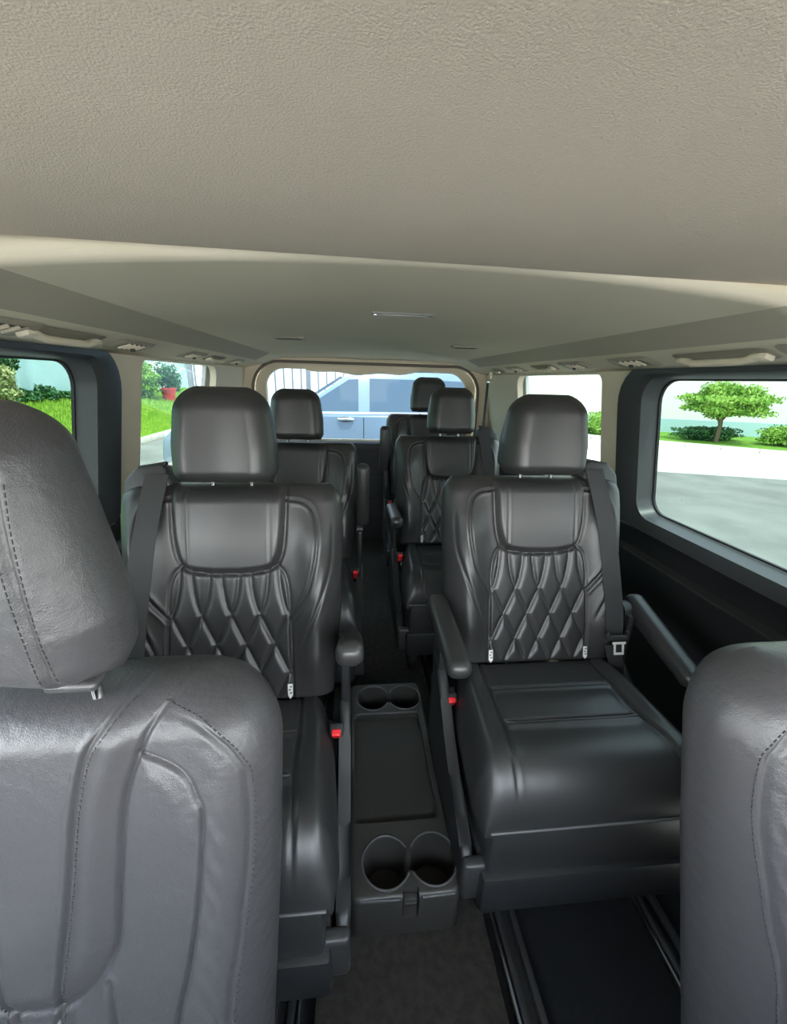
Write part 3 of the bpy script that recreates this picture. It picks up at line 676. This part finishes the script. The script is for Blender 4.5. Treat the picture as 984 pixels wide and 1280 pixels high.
def front_seat(label, loc, mirror, headrest=True):
    t = empty('front_seat', loc, label, 'seat', 'front seats')
    def fb():
        q = lambda x, h: inside(x, h + FH0, fQ) & ~inside(x, h + FH0, fPad)
        pad = lambda x, h: inside(x, h + FH0, fPad)
        return upholstery(270, 330, f_hw, FHT, f_front, f_map, .08, .05, .065, .06, .03, False, [pad, q])
    m3 = cached('fback', fb)
    link('backrest', m3[0], LEAF, t); link('shoulder_pad', m3[1], LEAF, t); link('quilted_panel', m3[2], LEAF, t)
    hd = link('headrest', cached('fhead', lambda: upholstery(80, 90, fh_hw, FHH, fh_front, fh_map, .062, .05, .05, .05, .035)[0]), LEAF, t)
    hd.location = (0, .14, .463 + .40)
    def stitches():
        bm = bmesh.new()
        for line, off in ((fA, -.006), (fD, -.006), (fA, .0055)):
            for s in (-1, 1):
                L = np.array(line); seg = np.hypot(*np.diff(L, axis=0).T); cum = np.concatenate([[0], np.cumsum(seg)])
                d = .004
                while d < cum[-1] - .004:
                    x = np.interp(d, cum, L[:, 0]); h = np.interp(d, cum, L[:, 1]); x2 = np.interp(d + .0042, cum, L[:, 0]); h2 = np.interp(d + .0042, cum, L[:, 1])
                    d += .0066
                    if h > .45 or h < -.19 or (off > 0): continue
                    n_ = np.array([h2 - h, x - x2]); n_ /= (np.linalg.norm(n_) + 1e-9)
                    a = f_pt(s * (x + n_[0] * off), h + n_[1] * off, .0006); b = f_pt(s * (x2 + n_[0] * off), h2 + n_[1] * off, .0006)
                    tube_geo(bm, [a, b], .0009, 4)
        return bm_mesh(bm, 60)
    st = link('stitching', cached('fst', stitches), THR, t); st['kind'] = 'stuff'
    def hst():
        bm = bmesh.new(); L = np.array(fh_seam); cum = np.concatenate([[0], np.cumsum(np.hypot(*np.diff(L, axis=0).T))])
        for off in (-.006, .006):
            for s in (-1, 1):
                d = .03
                while d < cum[-1] - .05:
                    x = np.interp(d, cum, L[:, 0]) + off; h = np.interp(d, cum, L[:, 1]); x2 = np.interp(d + .004, cum, L[:, 0]) + off; h2 = h + .004; d += .0064
                    def P(x, h):
                        es = float(fh_hw(np.array([h]))[0]) - x; p = math.sqrt(max(0, 1 - (1 - min(1, max(0, es) / .05)) ** 2)) * math.sqrt(max(0, 1 - (1 - min(1, h / .035)) ** 2)) * math.sqrt(max(0, 1 - (1 - min(1, (FHH - h) / .05)) ** 2))
                        dd = (.062 + float(fh_front(np.array([[x]]), np.array([[h]]))[0, 0]) * p) * p + .0004
                        return Vector(fh_map(s * x, h, dd))
                    tube_geo(bm, [P(x, h), P(x2, h2)], .0008, 4)
        return bm_mesh(bm, 60)
    hs = link('headrest_stitching', cached('fhst', hst), THR, hd); hs['kind'] = 'stuff'
    for s in (-1, 1):
        p = link('headrest_post', cached('fpost', lambda: (lambda bm: (tube_geo(bm, [(0, 0, -.03), (0, 0, .05)], .006, 12), bm_mesh(bm, 50))[1])(bmesh.new())), CHR, t); p.location = (s * .062, .135, .855)
        g = link('post_guide', cached('fpg', lambda: (lambda bm: (bx(bm, (0, 0, 0), (.050, .034, .012), .0055, 3), bx(bm, (0, -.004, .006), (.024, .020, .008), .003, 2), bm_mesh(bm, 40))[-1])(bmesh.new())), PLG, t); g.location = (s * .062, .115, .866)
    bm = bmesh.new(); bx(bm, (0, -.21, .30), (.46, .46, .14), .04, 5); link('cushion', bm_mesh(bm), LEAF, t)
    bm = bmesh.new(); bx(bm, (0, -.19, .15), (.40, .40, .19), .02, 2); link('seat_base', bm_mesh(bm), PLB, t)
    return t
front_seat('large black leather front seat filling the lower left of the picture', (-.443, .25, -.015), False)
front_seat('black front seat at the lower right, cut by the right edge of the picture', (.600, .205, .006), True)

# ------------------------------------------------------------------ centre console
con = empty('floor_console', (.005, .82, .012), 'grey plastic floor console with four cup holders and a tray, in the aisle', 'console')
bm = bmesh.new(); prism_geo(bm, rrect(-.117, .117, -.303, .305, .022, 5), 'z', .030, .146, 0)
me = bm_mesh(bm); bmod = link('console_body', me, CON, con)
bm = bmesh.new(); bm.from_mesh(me); bmesh.ops.bevel(bm, geom=[e for e in bm.edges if all(v.co.z > .14 for v in e.verts) and e.calc_face_angle(0) > .5], offset=.012, segments=4, profile=.5, affect='EDGES'); bm.to_mesh(me); bm.free()
me.polygons.foreach_set('use_smooth', [True] * len(me.polygons))
con_bpy = con.matrix_world.copy(); con.location = (0, 0, 0)
cuts = []
cups = ((-.037, -.237), (.066, -.237), (-.044, .235), (.060, .233))
for i, (x, y) in enumerate(cups):
    bm = bmesh.new(); bmesh.ops.create_cone(bm, cap_ends=True, segments=48, radius1=.047, radius2=.0515, depth=.12, matrix=Matrix.Translation((x, y, .10))); cuts.append(link('cut', bm_mesh(bm)))
for y in (-.237, .234):
    bm = bmesh.new(); bx(bm, (.0125, y, .12), (.024, .040, .085), 0); cuts.append(link('cut', bm_mesh(bm)))
bm = bmesh.new(); prism_geo(bm, rrect(-.104, .095, -.155, .168, .012, 4), 'z', .126, .20); cuts.append(link('cut', bm_mesh(bm)))
bm = bmesh.new(); bx(bm, (.009, -.300, .12), (.034, .03, .08), .004); cuts.append(link('cut', bm_mesh(bm)))
boolean(bmod, cuts)
con.location = (.005, .82, .012)
for i, (x, y) in enumerate(cups):
    pts = []
    other = .0513
    cx0 = .0145 if y < 0 else .008
    for k in range(41):
        a = 2 * PI * k / 40; px, py = x + .052 * math.cos(a), y + .052 * math.sin(a)
        # leave the mouth towards the neighbour open
        if (x < 0 and math.cos(a) > .93) or (x > 0 and math.cos(a) < -.93): pts.append(None)
        else: pts.append((px, py, .1465))
    runs = []; cur = []
    order = pts[:-1]; start = next(i_ for i_, p in enumerate(order) if p is None); order = order[start:] + order[:start]
    for p in order + [None]:
        if p is None:
            if len(cur) > 2: runs.append(cur)
            cur = []
        else: cur.append(p)
    bm = bmesh.new()
    for r_ in runs: tube_geo(bm, r_, .0026, 6)
    link('cup_holder_rim', bm_mesh(bm, 60), PIP_GLINT, con)
    bm = bmesh.new(); bmesh.ops.create_cone(bm, cap_ends=True, segments=32, radius1=.044, radius2=.044, depth=.003, matrix=Matrix.Translation((x, y, .043))); link('cup_holder_mat', bm_mesh(bm), MATT, con)
bm = bmesh.new(); prism_geo(bm, rrect(-.102, .093, -.153, .166, .011, 4), 'z', .1262, .1285); link('tray_mat', bm_mesh(bm), MATT, con)
bm = bmesh.new(); prism_geo(bm, rrect(-.100, .100, -.26, .29, .02, 4), 'z', .0165, .032); link('console_foot', bm_mesh(bm), SEAL, con)
bm = bmesh.new(); tube_geo(bm, [(-.104, .150, .1465), (-.100, .166, .147), (-.085, .169, .147), (.080, .169, .147), (.092, .166, .147)], .003, 6); link('tray_lip', bm_mesh(bm, 60), PIP_GLINT, con)
box('front_latch', (.009, -.292, .075), (.030, .014, .11), CON, con, .004); box('latch_tongue', (.009, -.297, .118), (.024, .012, .010), PLG, con, .003)
bm = bmesh.new(); tube_geo(bm, [(-.095, -.300, .140), (-.015, -.302, .1405)], .003, 6); tube_geo(bm, [(.033, -.302, .1405), (.10, -.300, .140)], .003, 6); link('front_edge_highlight_strip', bm_mesh(bm, 60), PIP_GLINT, con).name = 'front_edge_highlight'  # pale strip paints a highlight on the front edge

# ------------------------------------------------------------------ outside
GZ = -.60
ASPH_SHADE = mat('asphalt_shade_tone', (.155, .160, .145), .85, var=(1.2, (.215, .22, .20), 8), bump=[('noise', 60, .5, .01)], spec=.2)  # dark tone also stands in for shadow on the near right ground
CONC_LIT = mat('sunlit_concrete', (.62, .61, .58), .85, var=(2, (.70, .69, .66), 5), spec=.2)  # bright tone stands in for the ground in full sun
KERB = mat('kerb_paint', (.70, .68, .60), .8)
GRS = mat('grass', (.20, .40, .04), .7, var=(3, (.34, .52, .07), 4), spec=.2)
SOIL = mat('lawn_soil', (.12, .24, .03), .95, var=(8, (.16, .32, .05), 4), spec=.1)
WBLU = mat('teal_render', (.46, .66, .67), .85, var=(1.5, (.52, .72, .73), 5), spec=.2)
WWHI = mat('white_render', (.75, .73, .68), .8, spec=.2)
FENC = mat('fence_metal', (.20, .21, .23), .5)
struct(box('ground', (0, 20, GZ - .1), (120, 100, .2), ASPH_SHADE, bev=0))
def gpoly(name, pts, z0, z1, m):
    bm = bmesh.new(); prism_geo(bm, pts, 'z', z0, z1); return struct(link(name, bm_mesh(bm), m))
gpoly('concrete_sunlit_area', [(-2.5, 11.2), (6.66, 8.05), (8.9, 7.35), (22, 3.2), (27, 5.0), (12.5, 10.1), (8.2, 13.4), (5, 20), (-2, 24)], GZ, GZ + .012, CONC_LIT)  # near edge drawn along a shadow boundary; sun and shade are in the colours
gpoly('grass_verge', [(8.2, 13.4), (12.5, 10.1), (27, 5.0), (30, 12), (14, 24), (8, 30), (5, 20)], GZ, GZ + .10, SOIL)
def kerb(name, pts, wd=.14, z0=GZ, z1=GZ + .14):
    for i, (a, b) in enumerate(zip(pts, pts[1:])):
        a = Vector((*a, 0)); b = Vector((*b, 0)); n = int((b - a).length / .9)
        for k in range(n):
            p = a.lerp(b, (k + .5) / n); ang = math.atan2(b.y - a.y, b.x - a.x)
            o = link('kerb_stone', cached(('kerb', name, i), lambda: (lambda bm: (bx(bm, (0, 0, 0), ((b - a).length / n - .012, wd, z1 - z0), .012), bm_mesh(bm))[-1])(bmesh.new())), KERB, kerbs[name])
            o.location = (p.x, p.y, (z0 + z1) / 2); o.rotation_euler = (0, 0, ang)
kerbs = {'r': struct(empty('kerb_right', (0, 0, 0))), 'l': struct(empty('kerb_left', (0, 0, 0)))}
kerb('r', [(6.9, 15.8), (8.2, 13.4), (12.5, 10.1), (20, 7.4)])
kerb('l', [(-5.6, 3), (-5.6, 20)])
def lz(x): return -.47 + (-5.6 - x) * .2
bm = bmesh.new(); prism_geo(bm, [(-5.66, GZ), (-5.66, lz(-5.66)), (-9.9, lz(-9.9)), (-9.9, GZ)], 'y', 2, 34); struct(link('lawn', bm_mesh(bm), SOIL))
# grass blades
N = 70000
gx = -9.75 + rng.random(N) * 4.05; gy = 5 + rng.random(N) ** 1.3 * 20; hgt = .05 + .10 * rng.random(N); an = rng.random(N) * 2 * PI; wd = .012 + .012 * rng.random(N)
gz = -.47 + (-5.6 - gx) * .2 - .01; lx = (rng.random(N) - .5) * .08; ly = (rng.random(N) - .5) * .08
V = np.empty((N, 3, 3)); V[:, 0] = np.stack([gx - wd * np.cos(an), gy - wd * np.sin(an), gz], -1); V[:, 1] = np.stack([gx + wd * np.cos(an), gy + wd * np.sin(an), gz], -1); V[:, 2] = np.stack([gx + lx, gy + ly, gz + hgt], -1)
me = bpy.data.meshes.new('m'); me.from_pydata(V.reshape(-1, 3).tolist(), [], np.arange(3 * N).reshape(-1, 3).tolist()); me.update()
tag(link('grass', me, GRS), 'bright green grass on the lawn outside the left windows', 'grass', kind='stuff')
# garden wall on the left
gw = struct(prism('garden_wall', [(-9.9, -.6), (-9.9, 4.5), (-10.15, 4.5), (-10.15, -.6)], 'y', 0, 40, WBLU))
for y in np.arange(3, 38, 3.5): box('wall_pier', (-9.88, float(y), 1.95), (.08, .35, 5.0), WBLU, gw, .01)
struct(prism('white_wall', [(-5.2, 13.9), (5.5, 14.6), (5.5, 14.9), (-5.2, 14.2)], 'z', GZ, 3.3, WWHI))
struct(prism('white_sky_screen', [(5.5, 20), (16, 15.6), (40, 6.5), (40, 6.8), (16, 15.9), (5.5, 20.3)], 'z', GZ, 4.6, WWHI))  # added white screen standing in for the bright sky beyond the low wall
# low wall right behind trees
struct(prism('low_wall', [(6.5, 17.5), (16, 13.5), (34, 7), (34, 7.25), (16, 13.75), (6.5, 17.75)], 'z', GZ, GZ + .62, mat('low_wall_paint', (.42, .58, .62), .85)))
# leaf clusters
def leaves(name, centre, rad, n, size, m, parent, hollow=.5, seed=1, flat=.0):
    r = np.random.default_rng(seed)
    p = r.normal(size=(n, 3)); p /= np.linalg.norm(p, axis=1, keepdims=True)
    lump = 1 + .22 * np.sin(p[:, 0] * 5 + seed) * np.cos(p[:, 1] * 4.3) + .15 * np.sin(p[:, 2] * 9 + seed * 2)
    p *= ((hollow + (1 - hollow) * r.random(n)) * lump)[:, None]; p *= np.array(rad); p += np.array(centre)
    a = r.normal(size=(n, 3)); a /= np.linalg.norm(a, axis=1, keepdims=True); b = np.cross(a, r.normal(size=(n, 3))); b /= np.linalg.norm(b, axis=1, keepdims=True)
    s = size * (.6 + .8 * r.random(n))[:, None]
    V = np.stack([p - a * s, p - b * s * .45, p + a * s, p + b * s * .45], 1).reshape(-1, 3)
    me = bpy.data.meshes.new('m'); me.from_pydata(V.tolist(), [], np.arange(4 * n).reshape(-1, 4).tolist()); me.update()
    o = link(name, me, m, parent); o['kind'] = 'stuff'; return o
def leafmat(name, a, b):
    m = mat(name, a, .55, var=(2.5, b, 3), spec=.3); return m
LF1 = leafmat('leaf_bright', (.16, .34, .05), (.30, .48, .08)); LF2 = leafmat('leaf_dark', (.035, .11, .05), (.07, .20, .06)); LF3 = leafmat('leaf_pale', (.28, .36, .14), (.42, .46, .2))
BARK = mat('bark', (.16, .12, .08), .9)
def small_tree(loc, h, rad, label, name='small_tree', lm=LF1, n=9000, seed=3):
    t = empty(name, loc, label, 'tree')
    top = h - rad[2]
    bm = bmesh.new(); tube_geo(bm, [(0, 0, 0), (.02, 0, top * .45), (-.02, .02, top * .8)], [.07, .055, .045], 8)
    link('trunk', bm_mesh(bm, 60), BARK, t)
    r = random.Random(seed)
    for k in range(7):
        a = 2 * PI * k / 7 + r.random() * .5; e = Vector((math.cos(a) * rad[0] * .75, math.sin(a) * rad[1] * .75, top + rad[2] * (.1 + .5 * r.random())))
        b0 = Vector((-.01, .01, top * (.42 + .3 * r.random()))); mid = b0.lerp(e, .5) + Vector((0, 0, .12))
        bm = bmesh.new(); tube_geo(bm, [b0, mid, e], [.035, .022, .010], 6); link('branch', bm_mesh(bm, 60), BARK, t)
    leaves('foliage', (0, 0, top + rad[2] * .1), rad, n, .060, lm, t, .55, seed); return t
def shrub(loc, rad, label, lm=LF1, n=3000, size=.05, seed=1, group=None, name='shrub', cat='shrub'):
    t = empty(name, loc, label, cat, group)
    bm = bmesh.new()
    for k in range(5):
        a = 2 * PI * k / 5 + seed; tube_geo(bm, [(0, 0, -.05), (math.cos(a) * rad[0] * .3, math.sin(a) * rad[1] * .3, rad[2] * .9), (math.cos(a) * rad[0] * .6, math.sin(a) * rad[1] * .6, rad[2] * 1.4)], [.02, .014, .006], 5)
    link('stems', bm_mesh(bm, 60), BARK, t); leaves('foliage', (0, 0, rad[2] * 1.0), rad, n, size, lm, t, .45, seed); return t
small_tree((11.9, 12.3, GZ + .08), 1.78, (1.15, 1.15, .52), 'small spreading tree with bright green crown seen through the right side window', seed=3)
shrub((12.1, 12.9, GZ + .08), (1.25, .5, .24), 'low dark hedge at the foot of the small tree', LF2, 3500, .05, 5)
shrub((13.7, 11.7, GZ + .08), (.75, .6, .33), 'round yellow-green bush right of the small tree, at the right edge', LF1, 3000, .05, 6)
shrub((8.75, 13.7, GZ + .08), (.55, .5, .46), 'bright bush seen through the right quarter window beside the headrest', LF1, 3500, .05, 8)
shrub((8.2, 14.3, GZ + .08), (.5, .4, .22), 'low dark bush left of the bright bush in the right quarter window', LF2, 1500, .05, 9)
# left garden plants
shrub((-8.5, 10.75, lz(-8.5)), (.42, .42, .60), 'yellow-green bush against the wall at the left edge of the picture', LF3, 5000, .06, 11)
shrub((-8.55, 17.9, lz(-8.55)), (.60, .60, .70), 'light green bush at the front edge of the left quarter window', LF1, 5000, .06, 12)
for k, y in enumerate((11.7, 12.6, 13.4, 14.3, 15.3, 16.4, 17.3, 19.4, 22.4)):
    shrub((-9.28, y, lz(-9.28)), (.30, .38, .13 + .04 * (k % 3)), ('first', 'second', 'third', 'fourth', 'fifth', 'sixth', 'seventh', 'eighth', 'ninth')[k] + ' low dark green plant along the teal wall, counted from the left edge', LF2, 1800, .055, 20 + k, 'plants along the wall', 'groundcover_plant', 'plant')
small_tree((-9.2, 12.2, lz(-9.2)), 1.35, (.22, .3, .30), 'thin young tree with sparse leaves against the teal wall', 'young_tree', LF2, 500, 31)
# fan palm with pale stalks
pf = empty('fan_palm', (-9.35, 20.9, lz(-9.35)), 'fan palm with long pale stalks against the teal wall, in the left quarter window', 'palm tree')
STK = mat('pale_stalk', (.72, .74, .70), .6)
for k in range(17):
    a = math.radians(22 + 8.5 * k); L_ = 3.4 + .5 * math.sin(k * 2.3)
    bm = bmesh.new(); tube_geo(bm, [(0, 0, 0), (0, math.cos(a) * L_ * .5, math.sin(a) * L_ * .5), (.1, math.cos(a) * L_ * .98, math.sin(a) * L_ * .95)], [.05, .045, .03], 6); link('stalk', bm_mesh(bm, 60), STK, pf)
    bm = bmesh.new(); c = Vector((.1, math.cos(a) * L_, math.sin(a) * L_)); dr = Vector((0, math.cos(a), math.sin(a))); nr = Vector((0, -dr.z, dr.y))
    for s in (-1, 1):
        for j in range(6):
            b_ = c + dr * (.2 * j); e = b_ + dr * .35 + nr * s * (.45 - .05 * j) + Vector((.1, 0, -.08))
            vs = [bm.verts.new(b_), bm.verts.new(b_ + dr * .12), bm.verts.new(e)]; bm.faces.new(vs)
    link('frond', bm_mesh(bm), LF2, pf)
# red pot with plant
pt = empty('potted_plant', (-8.05, 18.9, lz(-8.05)), 'leafy plant in a red pot on the lawn before the teal wall', 'potted plant')
bm = bmesh.new(); bmesh.ops.create_cone(bm, cap_ends=True, segments=24, radius1=.20, radius2=.31, depth=.52, matrix=Matrix.Translation((0, 0, .26))); bmesh.ops.create_cone(bm, cap_ends=True, segments=24, radius1=.335, radius2=.335, depth=.08, matrix=Matrix.Translation((0, 0, .52)))
link('pot', bm_mesh(bm), mat('red_pot', (.75, .07, .05), .5), pt)
leaves('foliage', (0, 0, 1.0), (.55, .55, .5), 1500, .07, LF2, pt, .3, 41)
# fence behind the car
fn = empty('metal_fence', (-2.3, 9.6, GZ), 'dark vertical bar fence in front of the pale wall behind the parked car', 'fence')
for k in range(27):
    bm = bmesh.new(); bx(bm, (-1.24 + .19 * k, 0, 1.15), (.03, .03, 2.3), 0); link('bar', bm_mesh(bm), FENC, fn)
for z in (.25, 2.2):
    bm = bmesh.new(); bx(bm, (1.25, 0, z), (5.1, .04, .05), 0); link('cross_rail', bm_mesh(bm), FENC, fn)
for x in (-1.34, 1.2, 3.8):
    bm = bmesh.new(); bx(bm, (x, 0, 1.2), (.10, .10, 2.4), .01); link('fence_post', bm_mesh(bm), FENC, fn)

# ------------------------------------------------------------------ parked car behind the rear window
PNT = mat('silver_blue_paint', (.22, .29, .37), .3, .3, coat=.8)
CG = mat('car_glass', (.05, .09, .13), .04, 0, spec=.9); CG2 = mat('car_trim', (.03, .03, .035), .5); TY = mat('tyre', (.02, .02, .02), .8)
car = empty('parked_car', (0, 5.5, GZ), 'silver-blue four-door off-road car parked across behind the rear window', 'car')
def car_body():
    # side profile (x along car, z) lofted across the width with rounded shoulders
    low = [(-2.55, .45), (-2.62, .70), (-2.58, .95), (-2.40, 1.10), (-1.25, 1.24), (-.95, 1.27), (2.35, 1.32), (2.50, 1.20), (2.55, .80), (2.50, .42)]
    bm = bmesh.new(); prism_geo(bm, low, 'y', 0, 1.85, .055, 4)
    o = link('body', bm_mesh(bm, 35), PNT, car)
    cuts = []
    for x in (-1.70, 1.55):
        bm = bmesh.new(); bmesh.ops.create_cone(bm, cap_ends=True, segments=40, radius1=.43, radius2=.43, depth=2.4, matrix=Matrix.Translation((x, .92, .38)) @ Matrix.Rotation(PI / 2, 4, 'X')); cuts.append(link('cut', bm_mesh(bm)))
    loc = car.location.copy(); car.location = (0, 0, 0); boolean(o, cuts); car.location = loc
car_body()
def gh(z0, z1, x, t):  # greenhouse corner helper
    return x
top = [(-.10, 1.80), (.30, 1.845), (1.4, 1.85), (2.0, 1.80), (2.15, 1.74)]
bm = bmesh.new()
base = [(-1.05, 1.26), (2.42, 1.30)]
def yin(z): return .02 + (z - 1.25) * .33
R1 = [(-1.02, 1.25), (-.20, 1.775), (.02, 1.83), (.6, 1.86), (1.5, 1.86), (2.05, 1.82), (2.22, 1.74), (2.46, 1.28)]
la = [bm.verts.new((x, yin(z), z)) for x, z in R1]; lb = [bm.verts.new((x, 1.85 - yin(z), z)) for x, z in R1]
bm.faces.new(la[::-1]); bm.faces.new(lb)
for k in range(len(R1)): bm.faces.new((la[k], la[(k + 1) % len(R1)], lb[(k + 1) % len(R1)], lb[k]))
bmesh.ops.bevel(bm, geom=list(bm.edges), offset=.03, segments=3, profile=.5, affect='EDGES')
link('cabin', bm_mesh(bm, 30), PNT, car)
def side_pane(name, pts, m=CG, out=.004, cut=0):
    v = [(x, yin(z) - out, z) for x, z in pts] + [(x, yin(z) + .01, z) for x, z in pts]; n = len(pts)
    f = [tuple(range(n))[::-1], tuple(range(n, 2 * n))] + [(k, (k + 1) % n, n + (k + 1) % n, n + k) for k in range(n)]
    return link(name, mesh(v, f, False), m, car)
side_pane('front_window', [(-.80, 1.335), (-.03, 1.345), (-.03, 1.755), (-.16, 1.745)])
side_pane('rear_window', [(.12, 1.345), (.95, 1.35), (.95, 1.765), (.12, 1.765)])
side_pane('quarter_window', [(1.06, 1.355), (1.95, 1.37), (1.86, 1.70), (1.72, 1.75), (1.06, 1.765)])
for nm, pts in (('window_chrome_strip', [(-.86, 1.30), (2.0, 1.325), (2.0, 1.345), (-.86, 1.325)]),): side_pane(nm, pts, CHR, .008)
v = [(-.98, .15, 1.30), (-.98, 1.70, 1.30), (-.25, 1.52, 1.765), (-.25, .33, 1.765)]; v = [(a - .025, b, c + .02) for a, b, c in v]
link('windscreen', mesh(v + [(a + .03, b, c - .02) for a, b, c in v], [(0, 1, 2, 3), (7, 6, 5, 4), (0, 4, 5, 1), (1, 5, 6, 2), (2, 6, 7, 3), (3, 7, 4, 0)], False), CG, car)
for x in (-1.12, .04, 1.12): box('door_gap', (x, -.0015, .86), (.010, .006, .80), SEAL, car, .001)
box('door_crease', (.0, -.004, .955), (2.25, .012, .010), CG2, car, .003)
box('side_moulding', (.0, -.008, .62), (2.25, .03, .06), CG2, car, .008)
for x in (-.20, .90):
    bm = bmesh.new(); bmesh.ops.create_uvsphere(bm, u_segments=20, v_segments=10, radius=1, matrix=Matrix.Translation((x, 0, 1.24 - .0)) @ Matrix.Diagonal((.115, .008, .035, 1))); link('handle_recess', bm_mesh(bm, 60), CG2, car)
    bm = bmesh.new(); tube_geo(bm, [(x - .10, -.004, 1.24), (x - .06, -.035, 1.243), (x + .06, -.035, 1.243), (x + .10, -.004, 1.24)], .020, 8); link('door_handle', bm_mesh(bm, 60), CHR, car)
for y in (.30, 1.55): tube('roof_rail', [(.1, y, 1.85), (.2, y, 1.90), (1.85, y, 1.90), (1.95, y, 1.84)], .018, CHR, car)
box('wing_mirror', (-.80, -.12, 1.36), (.12, .20, .15), PNT, car, .04, 3)
box('headlamp', (-2.50, .22, .93), (.16, .34, .16), CHR, car, .03); box('tail_lamp', (2.50, .14, 1.15), (.10, .20, .30), RED, car, .02)
for x in (-1.70, 1.55):
    for y in (.13, 1.72):
        bm = bmesh.new(); bmesh.ops.create_cone(bm, cap_ends=True, segments=36, radius1=.38, radius2=.38, depth=.24, matrix=Matrix.Translation((x, y, .38)) @ Matrix.Rotation(PI / 2, 4, 'X')); wl_ = link('wheel', bm_mesh(bm), TY, car)
        bm = bmesh.new(); bmesh.ops.create_cone(bm, cap_ends=True, segments=30, radius1=.23, radius2=.25, depth=.25, matrix=Matrix.Translation((x, y - .006, .38)) @ Matrix.Rotation(PI / 2, 4, 'X')); link('rim', bm_mesh(bm), STEEL, wl_)
